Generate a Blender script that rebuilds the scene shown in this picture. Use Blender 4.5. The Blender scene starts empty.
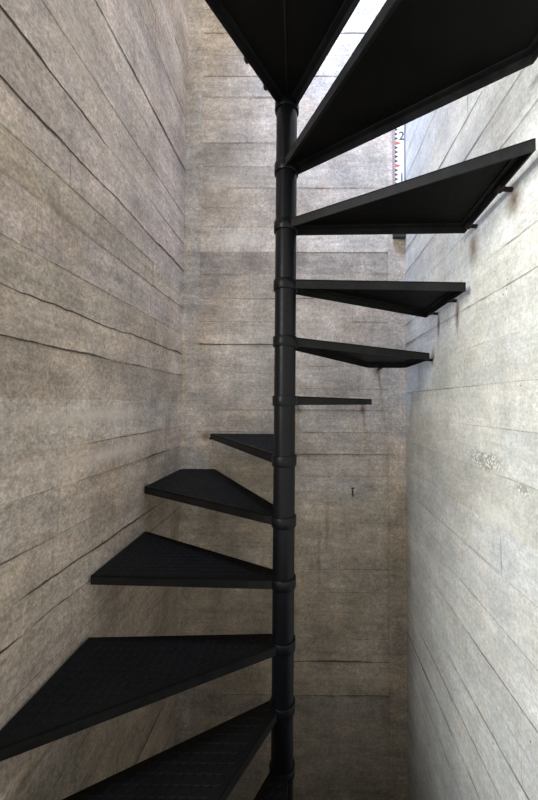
import bpy, bmesh, math, random
from mathutils import Vector, Matrix
random.seed(7)
SC = bpy.context.scene
COL = SC.collection
S = 1.12                       # metres per layout unit (camera stands one unit in front of the pole)
EYE = 2.40                     # layout height 0 is the eye, the floor lies EYE metres lower

def V(x, y, z):                # layout units -> metres (z measured from the floor)
    return Vector((x*S, y*S, z*S + EYE))

# ------------------------------------------------------------------ helpers
def link(name, bm, mat, parent=None, smooth=False):
    me = bpy.data.meshes.new(name)
    bmesh.ops.recalc_face_normals(bm, faces=bm.faces[:])
    bm.to_mesh(me); bm.free()
    if mat: me.materials.append(mat)
    if smooth:
        for p in me.polygons: p.use_smooth = True
        try: me.set_sharp_from_angle(angle=math.radians(40))
        except Exception: pass
    o = bpy.data.objects.new(name, me); COL.objects.link(o)
    if parent:
        o.parent = parent
        o.matrix_parent_inverse = Matrix.Identity(4)
        o.location = -total_loc(parent)
    return o

def total_loc(o):
    v = Vector((0, 0, 0))
    while o:
        v = v + o.location; o = o.parent
    return v

def prism(bm, pts, z0, z1):
    lo = [bm.verts.new((x, y, z0)) for x, y in pts]
    hi = [bm.verts.new((x, y, z1)) for x, y in pts]
    n = len(pts)
    bm.faces.new(lo[::-1]); bm.faces.new(hi)
    for i in range(n):
        bm.faces.new((lo[i], lo[(i+1) % n], hi[(i+1) % n], hi[i]))

def boxv(bm, c, sx, sy, sz, rot=None):
    M = Matrix.Translation(c) @ (rot.to_4x4() if rot else Matrix.Identity(4)) @ Matrix.Diagonal((sx, sy, sz, 1))
    return bmesh.ops.create_cube(bm, size=1, matrix=M)

def lathe(bm, prof, cx, cy, seg=48, cap=True):
    rings = []
    for r, z in prof:
        rings.append([bm.verts.new((cx + r*math.cos(2*math.pi*i/seg), cy + r*math.sin(2*math.pi*i/seg), z)) for i in range(seg)])
    for a, b in zip(rings, rings[1:]):
        for i in range(seg):
            j = (i+1) % seg
            bm.faces.new((a[i], a[j], b[j], b[i]))
    if cap:
        bm.faces.new(rings[0][::-1]); bm.faces.new(rings[-1])
    return rings

def tube(bm, p, q, r, seg=12):
    d = (q-p); L = d.length
    M = Matrix.Translation((p+q)/2) @ d.to_track_quat('Z', 'Y').to_matrix().to_4x4()
    bmesh.ops.create_cone(bm, cap_ends=True, segments=seg, radius1=r, radius2=r, depth=L, matrix=M)

# ------------------------------------------------------------------ materials
class N:
    def __init__(s, name):
        s.m = bpy.data.materials.new(name); s.m.use_nodes = True
        s.t = s.m.node_tree; s.t.nodes.clear()
        s.out = s.n('ShaderNodeOutputMaterial'); s.b = s.n('ShaderNodeBsdfPrincipled')
        s.l(s.b.outputs[0], s.out.inputs[0])
    def n(s, typ, **k):
        o = s.t.nodes.new(typ)
        for a, v in k.items(): setattr(o, a, v)
        return o
    def l(s, a, b): s.t.links.new(a, b)
    def val(s, inp, v):
        if hasattr(v, 'is_linked') or isinstance(v, bpy.types.NodeSocket): s.l(v, inp)
        else: inp.default_value = v
    def math(s, op, a, b=0.0, c=None, clamp=False):
        o = s.n('ShaderNodeMath', operation=op, use_clamp=clamp)
        s.val(o.inputs[0], a); s.val(o.inputs[1], b)
        if c is not None: s.val(o.inputs[2], c)
        return o.outputs[0]
    def mix(s, fac, a, b, mode='MIX'):
        o = s.n('ShaderNodeMix', data_type='RGBA', blend_type=mode)
        s.val(o.inputs[0], fac); s.val(o.inputs[6], a); s.val(o.inputs[7], b)
        return o.outputs[2]
    def noise(s, vec, scale, detail=4, rough=.55, dist=0.0):
        o = s.n('ShaderNodeTexNoise'); s.l(vec, o.inputs['Vector'])
        o.inputs['Scale'].default_value = scale; o.inputs['Detail'].default_value = detail
        o.inputs['Roughness'].default_value = rough; o.inputs['Distortion'].default_value = dist
        return o.outputs[0]
    def rng(s, v, a, b, c, d):
        o = s.n('ShaderNodeMapRange'); s.val(o.inputs[0], v)
        for i, x in enumerate((a, b, c, d)): o.inputs[i+1].default_value = x
        return o.outputs[0]
    def mapping(s, vec, sc):
        o = s.n('ShaderNodeMapping'); s.l(vec, o.inputs[0]); o.inputs['Scale'].default_value = sc
        return o.outputs[0]

def concrete(name, base, axis, rust=(), pale=(), honey=(), boards=True, var=1.0):
    """board-marked concrete. axis: 'x' or 'y' = the horizontal direction in the wall plane"""
    k = N(name)
    tc = k.n('ShaderNodeTexCoord').outputs['Object']
    along = (1.0, 1.0, 14.0) if boards else (1, 1, 1)
    # big mottling, board grain, vertical run stains, fine grit
    big = k.noise(tc, 1.9, 6, .62)
    mid = k.noise(tc, 7.0, 6, .65, .4)
    grain = k.noise(k.mapping(tc, (1.6, 1.6, 24) if boards else (9, 9, 9)), 2.0, 5, .6, .25)
    runs = k.noise(k.mapping(tc, (5.5, 5.5, .8)), 1.0, 4, .6)
    grit = k.noise(tc, 130, 3, .7)
    blot = k.noise(k.mapping(tc, (3.0, 3.0, 8.5)), 1.3, 7, .7, .6)
    speck = k.noise(tc, 55, 5, .75)
    f = k.math('MULTIPLY', k.rng(big, .3, .7, 1-.20*var, 1+.18*var), k.rng(mid, .3, .7, 1-.20*var, 1+.18*var))
    f = k.math('MULTIPLY', f, k.rng(grain, .3, .7, 1-.12*var, 1+.10*var))
    f = k.math('MULTIPLY', f, k.rng(runs, .3, .7, 1-.16*var, 1+.14*var))
    f = k.math('MULTIPLY', f, k.rng(grit, .38, .62, 1-.2*var, 1+.18*var))
    f = k.math('MULTIPLY', f, k.rng(speck, .36, .64, 1-.21*var, 1+.18*var))
    f = k.math('MULTIPLY', f, k.rng(blot, .3, .72, 1-.24*var, 1+.24*var))
    at = k.n('ShaderNodeAttribute', attribute_name='tone').outputs['Color']
    col = k.mix(1.0, at, base, 'MULTIPLY')
    # grey / warm hue drift
    hue = k.noise(tc, 2.6, 5, .6)
    col = k.mix(k.rng(hue, .45, .7, 0, .8), col, k.mix(1.0, col, (.95, .99, 1.06, 1), 'MULTIPLY'))
    hue2 = k.noise(tc, 4.3, 6, .7)
    col = k.mix(k.rng(hue2, .5, .72, 0, .7), col, k.mix(1.0, col, (1.07, .98, .87, 1), 'MULTIPLY'))
    cmb = k.n('ShaderNodeCombineColor')
    for i in range(3): k.l(f, cmb.inputs[i])
    col = k.mix(1.0, col, cmb.outputs[0], 'MULTIPLY')
    # whitish lime bloom in streaks along the boards
    bl = k.noise(k.mapping(tc, (2.5, 2.5, 11)), 1.7, 7, .7, .5)
    col = k.mix(k.rng(bl, .56, .8, 0, .42), col, (base[0]*1.22, base[1]*1.26, base[2]*1.32, 1))
    # little air holes
    vo = k.n('ShaderNodeTexVoronoi'); k.l(tc, vo.inputs['Vector']); vo.inputs['Scale'].default_value = 34
    dn = k.noise(tc, 5, 3)
    hole = k.math('MULTIPLY', k.rng(vo.outputs['Distance'], .06, .13, 1, 0), k.rng(dn, .56, .62, 0, 1))
    col = k.mix(k.math('MULTIPLY', hole, .75), col, (.03, .027, .024, 1))
    def spot(p, r, soft=.0, jag=.5):
        sub = k.n('ShaderNodeVectorMath', operation='SUBTRACT'); k.l(tc, sub.inputs[0]); sub.inputs[1].default_value = p
        sc = k.n('ShaderNodeVectorMath', operation='DIVIDE'); k.l(sub.outputs[0], sc.inputs[0]); sc.inputs[1].default_value = r
        ln = k.n('ShaderNodeVectorMath', operation='LENGTH'); k.l(sc.outputs[0], ln.inputs[0])
        d = k.math('ADD', ln.outputs['Value'], k.math('MULTIPLY', k.math('SUBTRACT', k.noise(tc, 26, 5, .7), .5), jag))
        return k.rng(d, soft, 1.0, 1, 0)
    for p, r, a in pale:
        col = k.mix(k.math('MULTIPLY', spot(p, r, .1, 1.9), a), col, (base[0]*1.5, base[1]*1.52, base[2]*1.55, 1))
    for p, r in honey:
        m = spot(p, r, .5, 1.6)
        v2 = k.n('ShaderNodeTexVoronoi'); k.l(tc, v2.inputs['Vector']); v2.inputs['Scale'].default_value = 105
        peb = k.mix(k.rng(v2.outputs['Distance'], .2, .62, 0, 1), (base[0]*1.35, base[1]*1.35, base[2]*1.35, 1), (base[0]*.42, base[1]*.42, base[2]*.42, 1))
        col = k.mix(k.math('MULTIPLY', m, .8), col, peb)
    for p, r, a in rust:
        m = spot(p, r, .05, .7)
        rc = k.mix(k.rng(k.noise(tc, 40, 4), .4, .65, 0, 1), (.22, .11, .045, 1), (.05, .03, .018, 1))
        col = k.mix(k.math('MULTIPLY', m, a), col, rc)
    k.l(col, k.b.inputs['Base Color'])
    k.b.inputs['Roughness'].default_value = .88
    k.b.inputs['Specular IOR Level'].default_value = .22
    h = k.math('ADD', k.math('MULTIPLY', grain, .5), k.math('MULTIPLY', grit, .25))
    h = k.math('ADD', h, k.math('MULTIPLY', mid, .6))
    h = k.math('SUBTRACT', h, k.math('MULTIPLY', hole, .7))
    bp = k.n('ShaderNodeBump'); bp.inputs['Strength'].default_value = .4; bp.inputs['Distance'].default_value = .004
    k.l(h, bp.inputs['Height']); k.l(bp.outputs[0], k.b.inputs['Normal'])
    return k.m

def paint(name, c, rough, dust=0.0, dustc=(.06, .055, .048, 1), bump=.15, spec=.2):
    k = N(name)
    tc = k.n('ShaderNodeTexCoord').outputs['Object']
    a = k.noise(tc, 9, 5, .6); b = k.noise(tc, 60, 4, .65)
    col = k.mix(k.rng(a, .4, .7, 0, .6), c, (c[0]*1.5, c[1]*1.5, c[2]*1.5, 1))
    if dust:
        col = k.mix(k.math('MULTIPLY', k.rng(k.math('MULTIPLY', a, b), .16, .4, 0, 1), dust), col, dustc)
    k.l(col, k.b.inputs['Base Color'])
    k.l(k.rng(b, .3, .7, rough-.07, rough+.1), k.b.inputs['Roughness'])
    k.b.inputs['Specular IOR Level'].default_value = spec
    bp = k.n('ShaderNodeBump'); bp.inputs['Strength'].default_value = bump; bp.inputs['Distance'].default_value = .001
    k.l(b, bp.inputs['Height']); k.l(bp.outputs[0], k.b.inputs['Normal'])
    return k.m

def flat(name, c, rough=.5):
    k = N(name); tc = k.n('ShaderNodeTexCoord').outputs['Object']
    col = k.mix(k.rng(k.noise(tc, 45, 4), .35, .7, 0, .5), c, (c[0]*.8, c[1]*.78, c[2]*.75, 1))
    k.l(col, k.b.inputs['Base Color']); k.b.inputs['Roughness'].default_value = rough
    return k.m

M_POLE = paint('black_pole_paint', (.0035, .004, .0052, 1), .36, spec=.24)
M_BAR = paint('black_bar_paint', (.0065, .007, .0075, 1), .5, .2)
M_PLATE = paint('black_plate_paint', (.003, .0029, .0028, 1), .6, .3, (.010, .009, .008, 1), spec=.13)
M_RUST = paint('rusty_steel', (.012, .010, .009, 1), .8, .45, (.05, .026, .014, 1), .5)

# ------------------------------------------------------------------ the shaft
WL, WR, WB, WF = -.5817, .5716, .7075, -.69
ZF, ZT = -EYE/S, 4.3

def board_wall(name, mat, origin, udir, normal, u0, u1, edges, tones, lines, strips=(), seed=1, rough_lines=()):
    """one mesh: rows of boards (each cut to random lengths, each a hair in or out) and the ragged cement fins / gaps between rows.
       u along udir (layout units), z vertical; normal points into the shaft"""
    rnd = random.Random(seed)
    bm = bmesh.new(); tl = bm.loops.layers.float_color.new('tone')
    U = Vector(udir); Nn = Vector(normal)
    def P(u, z, d): return V(*(Vector(origin) + U*u + Vector((0, 0, z)))) + Nn*d
    def quad(u0, u1, z0, z1, d, c):
        # solid shallow block, sides included so the little steps read from any side
        a = [bm.verts.new(P(u, z, d)) for u, z in ((u0, z0), (u1, z0), (u1, z1), (u0, z1))]
        b = [bm.verts.new(P(u, z, -.03)) for u, z in ((u0, z0), (u1, z0), (u1, z1), (u0, z1))]
        fs = [bm.faces.new(a)]
        for i in range(4): fs.append(bm.faces.new((a[i], b[i], b[(i+1) % 4], a[(i+1) % 4])))
        for f in fs:
            for l in f.loops: l[tl] = (c[0], c[1], c[2], 1)
    su0 = strips[0][1] if strips else u0
    su1 = strips[-1][0] if strips else u1
    for i in range(len(edges)-1):
        z0, z1 = edges[i], edges[i+1]
        t = tones[i]
        cuts = [su0]
        x = su0 - rnd.random()*.5
        while True:
            x += rnd.uniform(.3, 1.2)
            if x > su1-.06: break
            if x > su0+.06: cuts.append(x)
        cuts.append(su1)
        for a, b in zip(cuts, cuts[1:]):
            j = rnd.uniform(-.045, .045)
            w = rnd.uniform(-.012, .012)
            quad(a, b, z0, z1, rnd.uniform(-.0012, .0012), ((t[0]+j)*(1+w), t[1]+j, (t[2]+j)*(1-w)))
            if b < su1-.01 and rnd.random() < .6:           # butt joint
                ragged(bm, tl, lambda s, o, b=b, z0=z0, z1=z1: P(b+o/S, z0+(z1-z0)*s, .0018), 7, .0012, rnd, .72)
    for a, b, t in strips:
        zz = ZF
        while zz < ZT:
            ze = min(ZT, zz+rnd.uniform(.9, 1.7)); j = rnd.uniform(-.05, .05)
            quad(a, b, zz, ze, rnd.uniform(.004, .006), (t[0]+j, t[1]+j, t[2]+j)); zz = ze
    for z, wid, dark, a, b in lines:
        a = max(a, u0); b = min(b, u1)
        n = max(8, int((b-a)/.02))
        ragged(bm, tl, lambda s, o, z=z, a=a, b=b: P(a+(b-a)*s, z+o/S, .0022 if not strips else .0066 if False else .0022), n, wid, rnd, dark)
    for z, a, b, wid, dark in rough_lines:                  # vertical ragged edges at the corners: here z is u
        n = 160
        ragged(bm, tl, lambda s, o, z=z, a=a, b=b: P(z+o/S, a+(b-a)*s, .0075), n, wid, rnd, dark, warm=True)
    o = link(name, bm, mat)
    o['kind'] = 'structure'
    return o

def ragged(bm, tl, fn, n, wid, rnd, dark, warm=False, gmin=.3):
    """thin strip of uneven width along s = 0..1; fn(s, offset in metres) gives the point"""
    prev = None; w = wid; c = 0; ph = rnd.random()*50; fr = rnd.uniform(.035, .09)
    for i in range(n+1):
        w = max(.15*wid, min(2.2*wid, w+rnd.uniform(-.55, .55)*wid))
        c += rnd.uniform(-.7, .7)*wid; c *= .85
        s = i/n
        gate = 1 if warm else max(gmin if wid < .0035 else .5, min(1.25, .62+.75*math.sin(ph+i*fr)*math.sin(ph*1.7+i*fr*.43)+.2*math.sin(i*.6)))
        w2 = w*gate
        k = dark*rnd.uniform(.75, 1.2)
        cur = (bm.verts.new(fn(s, c-w2/2)), bm.verts.new(fn(s, c+w2/2)), k)
        if prev:
            f = bm.faces.new((prev[0], cur[0], cur[1], prev[1]))
            kk = (prev[2]+k)/2
            col = (kk*1.03, kk*.98, kk*.88, 1) if warm else (kk, kk*.97, kk*.94, 1)
            for l in f.loops: l[tl] = col
        prev = cur

rr = random.Random(3)
# board joints, bottom to top (layout heights)
E_BACK = [ZF, -2.04, -1.92, -1.80, -1.68, -1.56, -1.457, -1.292, -1.18, -1.067, -.953, -.839, -.725, -.609, -.494, -.372, -.261, -.148, -.036, .074, .191, .303, .421, .541, .671, .79, .92, 1.025, 1.133, 1.247, 1.376, 1.501, 1.625, 1.743, 1.855, 1.981, 2.11, 2.233, 2.36, 2.49, 2.62, 2.74, 2.86, 2.98, 3.1, 3.22, 3.34, 3.46, 3.58, 3.7, 3.82, 3.94, 4.06, 4.18, ZT]
T_BACK = {}
def tone(v, warm=0.0): return (v*(1+warm), v, v*(1-warm))
tb = []
for i in range(len(E_BACK)-1):
    z = E_BACK[i]; w = .015 if z > .2 else .0
    tb.append(tone(1.0 + rr.uniform(-.04, .04), w))
def setb(z, v, w):
    for i in range(len(E_BACK)-1):
        if E_BACK[i] <= z < E_BACK[i+1]: tb[i] = tone(v, w)
setb(-1.5, .9, -.02); setb(-1.37, 1.06, .03)
setb(.85, 1.22, .0); setb(.73, .84, .01); setb(.6, .9, .01); setb(.48, 1.06, .01); setb(.36, 1.08, .02)
setb(.97, 1.0, .03); setb(1.08, .98, .03); setb(1.19, .93, .02); setb(1.3, .92, .02); setb(1.56, 1.05, .03)
ln_back = []
for i, z in enumerate(E_BACK[1:-1]):
    ln_back.append((z, .0021, rr.uniform(.35, .7), WL, WR))
ln_back += [(.541, .0036, .2, -.56, .1), (-1.292, .004, .42, -.3, .58), (-1.457, .003, .5, -.3, .5), (1.625, .003, .4, -.5, 0), (.303, .003, .4, -.5, .1), (-.261, .0022, .4, 0, .45)]

def pin_stain(x, y, z, rx, ry, rz, a): return (V(x, y, z), (rx, ry, rz), a)
M_BACK = concrete('back_concrete', (.55, .475, .382, 1), 'x',
    rust=[pin_stain(.352, WB, -.03, .03, .2, .035, .8), pin_stain(.02, WB, -.03, .05, .2, .03, .5), pin_stain(.43, WB, .17, .035, .2, .035, .7),
          pin_stain(-.455, WB, -.175, .04, .2, .03, .75), pin_stain(.17, WB, -.62, .018, .2, .22, .4), pin_stain(.13, WB, -.8, .016, .2, .3, .35), pin_stain(-.40, WB, .55, .07, .2, .3, .12)],
    pale=[(V(.2, WB, -1.37), (.35, .2, .03), .35), (V(-.3, WB, .86), (.2, .2, .05), .35)])
board_wall('wall_back', M_BACK, (0, WB, 0), (1, 0, 0), (0, -1, 0), WL, WR, E_BACK, tb, ln_back,
           strips=((WL, -.497, (1.0, 1.03, 1.08)), (.484, WR, (1.06, 1.05, 1.03))), seed=11,
           rough_lines=((WL+.012, -.6, .95, .008, 1.1), (WR-.008, -1.5, .2, .006, 1.3)))

E_L = [ZF, -2.0, -1.86, -1.73, -1.61, -1.487, -1.375, -1.219, -1.106, -.987, -.873, -.759, -.658, -.533, -.447, -.345, -.223, -.121, .008, .14, .25, .355, .487, .587, .687, .825, .975, 1.12, 1.218, 1.359, 1.503, 1.638, 1.765, 1.893, 2.02, 2.15, 2.28, 2.41, 2.54, 2.66, 2.78, 2.9, 3.02, 3.14, 3.26, 3.38, 3.5, 3.62, 3.74, 3.86, 3.98, 4.1, ZT]
tl_ = []
for i in range(len(E_L)-1):
    z = E_L[i]; v = 1.0+rr.uniform(-.03, .03); w = .02 if z < .3 else .0
    tl_.append((v*(1+w), v, v*(1-w*1.3)) if z < .3 else (v*1.0, v*.99, v*1.05))
def setl(z, v, w):
    for i in range(len(E_L)-1):
        if E_L[i] <= z < E_L[i+1]: tl_[i] = tone(v, w)
setl(.5, .95, .0); setl(.18, 1.1, .03); setl(-.05, 1.1, -.01); setl(-.17, 1.08, .03)
ln_l = []
A_, B_ = WF, WB
strong = {1.218: (.006, .12), .687: (.0065, .16), .825: (.0055, .14), 1.503: (.0035, 1.35), .25: (.0065, .25), .14: (.004, .2), 1.12: (.005, .28), -.223: (.004, .3), -.121: (.0022, .45), .008: (.0022, .45),
          .355: (.003, .35), .487: (.0028, .45), -1.375: (.007, .2), -.533: (.0055, .15), -.447: (.004, .25), -.345: (.003, .4), -.759: (.003, .4), -1.219: (.0035, .35), -.987: (.003, .4), 1.359: (.0025, .5), 1.638: (.003, .4)}
for z in E_L[1:-1]:
    w, d = strong.get(z, (.0022, .55))
    ln_l.append((z, w*.75, d, A_, B_))
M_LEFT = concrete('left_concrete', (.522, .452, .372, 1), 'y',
    rust=[pin_stain(WL, .345, -.345, .2, .035, .03, .8)],
    pale=[(V(WL, .62, .17), (.2, .085, .05), .6), (V(WL, .05, -.04), (.2, .5, .04), .75), (V(WL, .1, -.17), (.2, .4, .04), .7), (V(WL, .2, .85), (.2, .3, .05), .3), (V(WL, -.1, 1.0), (.2, .12, .2), .25)])
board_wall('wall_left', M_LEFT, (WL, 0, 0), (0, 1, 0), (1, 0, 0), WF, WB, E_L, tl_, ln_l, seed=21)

E_R = [ZF, -2.0, -1.87, -1.75, -1.625, -1.5, -1.379, -1.263, -1.136, -1.013, -.889, -.8, -.71, -.575, -.44, -.323, -.186, -.063, .055, .173, .303, .402, .538, .67, .786, .908, 1.037, 1.16, 1.284, 1.41, 1.53, 1.66, 1.78, 1.9, 2.03, 2.16, 2.29, 2.42, 2.55, 2.67, 2.79, 2.91, 3.03, 3.15, 3.27, 3.39, 3.51, 3.63, 3.75, 3.87, 3.99, 4.11, ZT]
tr_ = [tone(1.0+rr.uniform(-.015, .015), .0) for i in range(len(E_R)-1)]
for i in range(len(E_R)-1):
    if -.33 < E_R[i] < -.2: tr_[i] = tone(.86, .0)
    if -.45 < E_R[i] < -.34: tr_[i] = tone(.94, -.01)
    if E_R[i] < -.34: tr_[i] = (tr_[i][0]*.985, tr_[i][1], tr_[i][2]*1.05)
ln_r = []
for z in E_R[1:-1]:
    ln_r.append((z, rr.uniform(.0012, .002), rr.uniform(.55, .8), WF, WB))
for z, w, d in ((.402, .0028, .38), (.303, .002, .5), (.67, .0028, .3), (.786, .0028, .3), (.908, .002, .4), (-1.136, .004, .25), (-1.263, .003, .3), (-.889, .002, .35), (-1.013, .002, .4), (-.71, .0016, .5), (.538, .002, .5)):
    ln_r.append((z, w, d, WF, WB))
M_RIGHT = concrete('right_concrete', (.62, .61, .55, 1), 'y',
    rust=[pin_stain(WR, .27, .30, .2, .022, .07, .95), pin_stain(WR, .11, .295, .2, .022, .075, .95), pin_stain(WR, .0, .48, .2, .04, .08, .8), pin_stain(WR, -.2, .50, .2, .045, .06, .85),
          pin_stain(WR, .33, .19, .2, .03, .05, .8), pin_stain(WR, .50, .12, .2, .02, .1, .25), pin_stain(WR, -.15, .72, .2, .06, .15, .15)],
    honey=[(V(WR, -.05, -.16), (.2, .12, .035)), (V(WR, -.22, -.2), (.2, .035, .02))],
    pale=[(V(WR, -.1, -.3), (.2, .2, .05), .4), (V(WR, .1, .8), (.2, .3, .2), .25)], var=.62)
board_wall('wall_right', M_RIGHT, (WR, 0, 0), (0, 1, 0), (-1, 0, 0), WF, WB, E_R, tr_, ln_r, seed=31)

M_FLOOR = concrete('floor_concrete', (.27, .25, .22, 1), 'x', boards=False)
bm = bmesh.new(); tlf = bm.loops.layers.float_color.new('tone')
prism(bm, [(WL*S-.03, -3.0), (WR*S+.03, -3.0), (WR*S+.03, WB*S+.03), (WL*S-.03, WB*S+.03)], -.05, 0)
for f in bm.faces:
    for l in f.loops: l[tlf] = (1, 1, 1, 1)
fl = link('floor', bm, M_FLOOR); fl['kind'] = 'structure'

bm = bmesh.new(); tlf2 = bm.loops.layers.float_color.new('tone')  # low unseen block, added to keep front light off the shaft bottom
prism(bm, [(WL*S-.03, WF*S-.14), (WR*S+.03, WF*S-.14), (WR*S+.03, WF*S), (WL*S-.03, WF*S)], .003, EYE-.75*S)
for f in bm.faces:
    for l in f.loops: l[tlf2] = (1, 1, 1, 1)
fw = link('front_light_block', bm, M_FLOOR); fw['kind'] = 'structure'

# ------------------------------------------------------------------ the spiral staircase
RP = .0323*S
stair = bpy.data.objects.new('spiral_staircase', None); COL.objects.link(stair)
stair['label'] = 'black painted steel spiral staircase with wedge treads around a central pole, in a concrete shaft'
stair['category'] = 'staircase'

H, Z0, TH = .178, .0211, .0272
TH_M = TH*S
bm = bmesh.new()
ztop = (Z0+5*H)*S+EYE
prof = [(RP*1.9, 0), (RP*1.9, .008), (RP, .0085), (RP, ztop-.004)]
lathe(bm, prof, 0, 0, 56)
pole = link('center_pole', bm, M_POLE, stair, smooth=True)

def inset_poly(pts, d):
    """offset a counter-clockwise polygon inwards"""
    n = len(pts); out = []
    for i in range(n):
        p0, p1, p2 = Vector(pts[i-1]), Vector(pts[i]), Vector(pts[(i+1) % n])
        a = (p1-p0).normalized(); b = (p2-p1).normalized()
        na = Vector((-a.y, a.x)); nb = Vector((-b.y, b.x))
        k = na+nb; k = k/max(.2, k.dot(na)) if k.length > 1e-6 else na
        out.append(p1+k*d)
    return [tuple(p) for p in out]

def inside(p, poly):
    c = False; n = len(poly)
    for i in range(n):
        x1, y1 = poly[i]; x2, y2 = poly[(i+1) % n]
        if (y1 > p[1]) != (y2 > p[1]) and p[0] < (x2-x1)*(p[1]-y1)/(y2-y1)+x1: c = not c
    return c

def lozenge(bm, cx, cy, z, ang, L=.013, W=.0042, h=.0013):
    ca, sa = math.cos(ang), math.sin(ang)
    base = [(L, 0), (L*.45, W*.85), (-L*.45, W*.85), (-L, 0), (-L*.45, -W*.85), (L*.45, -W*.85)]
    b = [bm.verts.new((cx+x*ca-y*sa, cy+x*sa+y*ca, z)) for x, y in base]
    t = [bm.verts.new((cx+(x*ca-y*sa)*.62, cy+(x*sa+y*ca)*.62, z+h)) for x, y in base]
    for i in range(6):
        bm.faces.new((b[i], b[(i+1) % 6], t[(i+1) % 6], t[i]))
    bm.faces.new(t)

def tread(name, idx, outer, a0, a1, pins=(), inner=.024, collar_drop=0, dz=0.0, seam=None, pattern=True, inner1=None):
    """outer: layout plan points of the outer boundary, counter-clockwise; a0/a1 = directions (deg) of the two long edges"""
    zt = (Z0-(idx-5)*H+dz)*S+EYE
    m = math.radians((a0+a1)/2); nx, ny = -math.sin(m), math.cos(m); fx, fy = math.cos(m), math.sin(m)
    back = .012
    pts = [(-nx*inner+fx*back, -ny*inner+fy*back)] + list(outer) + [(nx*(inner1 or inner)+fx*back, ny*(inner1 or inner)+fy*back)]
    pts = [(x*S, y*S) for x, y in pts]
    pt = .005
    bm = bmesh.new(); prism(bm, pts, zt-pt, zt)
    bmesh.ops.bevel(bm, geom=[e for e in bm.edges if all(v.co.z > zt-1e-5 for v in e.verts)], offset=.0015, segments=2, affect='EDGES')
    if pattern:
        safe = inset_poly(pts, .02); p = .026; row = 0
        xs = [q[0] for q in pts]; ys = [q[1] for q in pts]
        y = min(ys)
        while y < max(ys):
            x = min(xs)+(p/2 if row % 2 else 0); k = 0
            while x < max(xs):
                if inside((x, y), safe): lozenge(bm, x, y, zt, math.radians(45 if row % 2 else -45)+m)
                x += p
            y += p/2; row += 1
    o = link(name, bm, M_PLATE, stair)
    # angle-iron edge bars under the plate
    w, lip = .0045, .022
    inn = inset_poly(pts, w); inl = inset_poly(pts, lip)
    n = len(pts)
    for i in range(n-1):                        # the edge at the pole has no bar
        a, b, c, d = pts[i], pts[i+1], inn[i+1], inn[i]
        e, f = inl[i+1], inl[i]
        bm = bmesh.new()
        prism(bm, [a, b, c, d], zt-TH_M, zt-pt)
        prism(bm, [d, c, e, f], zt-pt-.0045, zt-pt)
        link('edge_bar', bm, M_BAR, o)
    # collar clamped round the pole
    bm = bmesh.new()
    zc0, zc1 = zt-TH_M-.003-collar_drop, zt+.001
    R = RP*1.15
    lathe(bm, [(RP*.99, zc0), (R-.001, zc0), (R, zc0+.0015), (R, zc1-.0015), (R-.001, zc1), (RP*.99, zc1)], 0, 0, 48, cap=False)
    link('collar', bm, M_POLE, o, smooth=True)
    for (x, y, wx, wy) in pins:                 # studs that tie the tread to the concrete
        bm = bmesh.new()
        z = zt-TH_M+.006
        p = Vector((x*S, y*S, z)); q = Vector((wx*S, wy*S, z-.002)); q -= (q-p).normalized()*.003
        tube(bm, p, q, .0065, 10)
        d = (q-p).normalized()
        boxv(bm, p+Vector((0, 0, -.001)), .016, .022, .010, d.to_track_quat('X', 'Z').to_matrix())
        link('wall_stud', bm, M_RUST, o)
    if seam:
        bm = bmesh.new()
        tube(bm, Vector((.003, -.05, zt-pt-.001)), Vector((.028, seam*S+.03, zt-pt-.001)), .0022, 8)
        link('weld_seam', bm, M_BAR, o)
        for s in (.205, .09):
            bm = bmesh.new()
            a, b = Vector(pts[0]), Vector(pts[1])
            c = a.lerp(b, s)
            dd = (b-a).normalized(); nn = Vector((dd.y, -dd.x))
            tube(bm, Vector((c.x-nn.x*.004, c.y-nn.y*.004, zt-.016)), Vector((c.x+nn.x*.012, c.y+nn.y*.012, zt-.016)), .009, 6)
            link('bolt', bm, M_BAR, o)
    return o

XL, XR, YB, YF = -.5725, .5475, .688, -.68
tread('stair_landing', 0, [(-.378, YF), (.406, YF)], -121.7, -57.5, seam=YF, inner=.019, inner1=.027, dz=.02)
tread('stair_tread', 1, [(.350, YF), (XR, YF), (.534, -.334)], -60, -30, pins=((.53, -.42, WR, -.42),))
tread('stair_tread', 2, [(.537, -.332), (.549, .004)], -30, 0, pins=((.54, -.2, WR, -.2), (.545, -.03, WR, -.03)), dz=-.004)
tread('stair_tread', 3, [(.549, .0), (.542, .32)], 0, 30, pins=((.545, .11, WR, .11), (.54, .27, WR, .27)), dz=-.006)
tread('stair_tread', 4, [(.546, .297), (.542, .585), (.515, .602), (.360, .602)], 30, 60, pins=((.535, .33, WR, .33), (.43, .59, .43, WB)))
tread('stair_tread', 5, [(.379, .606), (-.012, .61)], 60, 90, pins=((.352, .59, .352, WB), (.02, .59, .02, WB)))
tread('stair_tread', 6, [(-.02, YB), (-.425, YB)], 90, 120, pins=((-.412, .665, -.412, WB),))
tread('stair_tread', 7, [(-.399, .687), (-.555, .687), (-.571, .672), (-.578, .328)], 120, 150, pins=((-.565, .345, WL, .345),))
tread('stair_tread', 8, [(-.5745, .338), (-.571, -.003)], 150, 180, pins=((-.56, .2, WL, .2),))
tread('stair_tread', 9, [(-.571, -.004), (-.575, -.335)], 180, 210, pins=((-.56, -.2, WL, -.2),))
tread('stair_tread', 10, [(-.575, -.31), (-.575, YF), (-.350, YF)], 208, 243, pins=((-.56, -.5, WL, -.5),), inner1=.008)
tread('stair_tread', 11, [(-.375, YF), (.0, YF)], 240, 270)
tread('stair_tread', 12, [(.0, YF), (.39, YF)], 270, 300)
tread('stair_tread', 13, [(.39, YF), (XR, YF), (XR, -.33)], 300, 330, pins=((.53, -.42, WR, -.42),))
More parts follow.
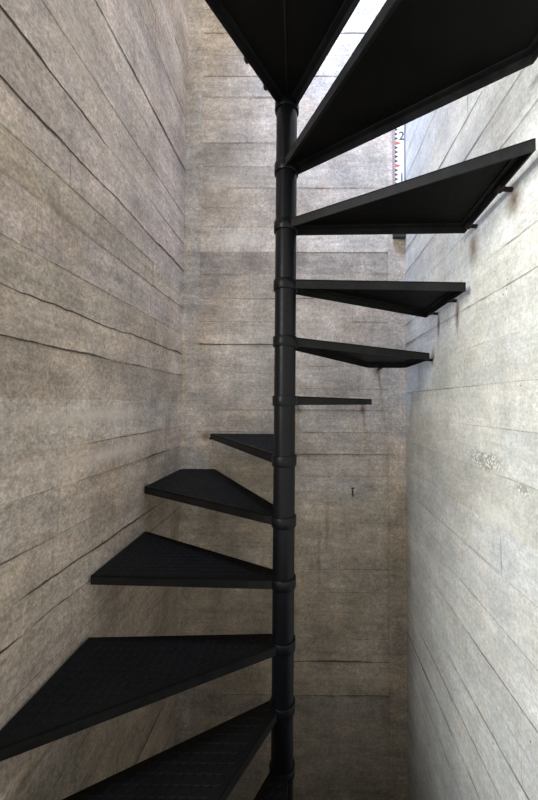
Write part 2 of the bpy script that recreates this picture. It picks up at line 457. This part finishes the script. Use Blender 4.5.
tread('stair_tread', 14, [(.546, -.318), (.547, .003)], -30, 0, pins=((.535, -.2, WR, -.2),))
tread('stair_tread', 15, [(.551, .008), (.545, .325)], 0, 30, pins=((.535, .11, WR, .11),))
tread('stair_tread', 16, [(.546, .297), (.542, .60), (.360, .602)], 30, 60, pins=((.535, .33, WR, .33),))

# ------------------------------------------------------------------ levelling staff in the corner
M_WHITE = flat('staff_white', (.86, .83, .76, 1)); M_RED = flat('staff_red', (.72, .12, .08, 1)); M_BLK = flat('staff_black', (.02, .02, .022, 1))
M_ORG = flat('staff_edge', (.42, .30, .27, 1)); M_GRY = flat('staff_alloy', (.25, .24, .24, 1), .4)
SX0, SX1, SZ0, SZ1 = .5085, .5685, .876, 2.1
yb_ = WB*S-.007; yf_ = yb_-.022
staff = bpy.data.objects.new('levelling_staff', None); COL.objects.link(staff)
staff.location = V((SX0+SX1)/2, WB-.02, SZ0-.02)
staff['label'] = 'white levelling staff with black teeth and red arrow marks, upright in the back right corner'
staff['category'] = 'measuring staff'
bm = bmesh.new()
x0, x1 = SX0*S, SX1*S; z0, z1 = SZ0*S+EYE, SZ1*S+EYE
prism(bm, [(x0, yf_), (x1, yf_), (x1, yb_), (x0, yb_)], z0, z1)
body = link('staff_body', bm, M_WHITE, staff)
bm = bmesh.new(); prism(bm, [(x0, yf_-.002), (x0+.009, yf_-.002), (x0+.009, yb_-.002), (x0-.001, yb_-.002)], z0, z1)
link('edge_strip', bm, M_ORG, staff)['label'] = 'dull reddish edge strip'
bm = bmesh.new(); prism(bm, [(x1-.006, yf_-.002), (x1+.001, yf_-.002), (x1+.001, yb_-.002), (x1-.006, yb_-.002)], z0, z1)
link('edge_strip', bm, M_GRY, staff)['label'] = 'grey metal edge strip'
bm = bmesh.new(); prism(bm, [(x0-.002, yf_-.003), (x1+.002, yf_-.003), (x1+.002, yb_), (x0-.002, yb_)], z0-.022, z0)
bmesh.ops.bevel(bm, geom=bm.edges[:], offset=.002, segments=2, affect='EDGES')
link('foot_cap', bm, M_BLK, staff)['label'] = 'black foot cap'
def arrow(bm, zc, L, h):
    a = [(x0+.009, zc-h), (x0+.009+L, zc), (x0+.009, zc+h)]
    f = [bm.verts.new((x, yf_-.0012, z)) for x, z in a]; g = [bm.verts.new((x, yf_+.0005, z)) for x, z in a]
    bm.faces.new(f); 
    for i in range(3): bm.faces.new((f[i], g[i], g[(i+1) % 3], f[(i+1) % 3]))
zr = 1.355*S+EYE                # height of one red mark
step = .1205*S/5
for i in range(-26, 32):
    z = zr+i*step
    if z < z0+.012 or z > z1-.012: continue
    bm = bmesh.new()
    if i % 5 == 0:
        arrow(bm, z, .034, .0115); link('arrow_mark', bm, M_RED, body)['label'] = 'red arrow mark'
    else:
        arrow(bm, z, .017, .0095); link('tooth_mark', bm, M_BLK, body)['label'] = 'black triangular tooth mark'
def numeral(ch, x, z, size):
    cu = bpy.data.curves.new('numeral', 'FONT'); cu.body = ch; cu.size = size; cu.extrude = .0006
    t = bpy.data.objects.new('tmp_numeral', cu); COL.objects.link(t)
    bpy.context.view_layer.update()
    me = bpy.data.meshes.new_from_object(t.evaluated_get(bpy.context.evaluated_depsgraph_get()))
    bpy.data.objects.remove(t); bpy.data.curves.remove(cu)
    me.transform(Matrix.Translation((x, yf_-.0008, z)) @ Matrix.Rotation(math.pi/2, 4, 'X'))
    me.name = 'numeral'; me.materials.clear(); me.materials.append(M_BLK)
    o = bpy.data.objects.new('numeral', me); COL.objects.link(o); o.parent = body
    o.location = -total_loc(body)
for ch, dz in (('2', .02), ('1', -.228)):
    numeral(ch, x0+.030, zr+dz, .07)

# ------------------------------------------------------------------ nail left in the back wall
bm = bmesh.new()
p = V(.30, WB, -.432)
tube(bm, p+Vector((0, .01, 0)), p+Vector((0, -.006, -.001)), .0035, 10)
tube(bm, p+Vector((0, -.005, 0)), p+Vector((.001, -.008, -.045)), .0032, 10)
tube(bm, p+Vector((-.010, -.006, .001)), p+Vector((.010, -.006, .002)), .0035, 10)
nail = link('nail', bm, M_BLK)
nail['label'] = 'small black T-shaped nail in the back wall right of the pole'
nail['category'] = 'nail'

# ------------------------------------------------------------------ camera
F, CX, CY, PITCH, ROLL, YAW = 331.53, 306.08, 391.56, .03489, -.00514, -.00528
cam = bpy.data.cameras.new('camera'); co = bpy.data.objects.new('camera', cam); COL.objects.link(co)
cam.sensor_fit = 'AUTO'; cam.sensor_width = 36; cam.lens = F/800*36
cam.shift_x = (269-CX)/800; cam.shift_y = (CY-400)/800
cam.clip_start = .02
cy, sy, cp, sp, cr, sr = math.cos(YAW), math.sin(YAW), math.cos(PITCH), math.sin(PITCH), math.cos(ROLL), math.sin(ROLL)
Rv = Vector((cy, -sy, 0)); Fh = Vector((sy, cy, 0)); Z = Vector((0, 0, 1))
Fw = Fh*cp+Z*sp; Uv = Z*cp-Fh*sp
R2 = Rv*cr-Uv*sr; U2 = Rv*sr+Uv*cr
M = Matrix((R2, U2, -Fw)).transposed().to_4x4(); M.translation = V(.06947, -1, 0)
co.matrix_world = M
SC.camera = co

# ------------------------------------------------------------------ light
def area(name, loc, target, sx, sy, power, col, spread=180):
    L = bpy.data.lights.new(name, 'AREA'); L.shape = 'RECTANGLE'; L.size = sx; L.size_y = sy; L.energy = power; L.color = col
    o = bpy.data.objects.new(name, L); COL.objects.link(o); o.location = loc
    o.rotation_euler = (Vector(target)-Vector(loc)).to_track_quat('-Z', 'Y').to_euler()
    L.spread = math.radians(spread)
    return o
area('window_light', (-2.3, -2.2, 3.2), (.64, .1, 2.1), 1.3, 1.8, 165, (.96, .985, 1.0))
area('sky_opening_light', (-.1, .1, 7.0), (-.1, .2, 0), 1.1, 1.1, 40, (.95, .96, 1.0))
area('skylight_light', (.10, .10, 5.6), (.60, .79, 3.45), .35, .35, 19, (.42, .58, 1.0), 75)
w = bpy.data.worlds.new('world'); SC.world = w; w.use_nodes = True
bg = w.node_tree.nodes['Background']; bg.inputs[0].default_value = (1.0, .98, .95, 1); bg.inputs[1].default_value = .9
SC.view_settings.view_transform = 'Standard'
SC.view_settings.exposure = 0.12
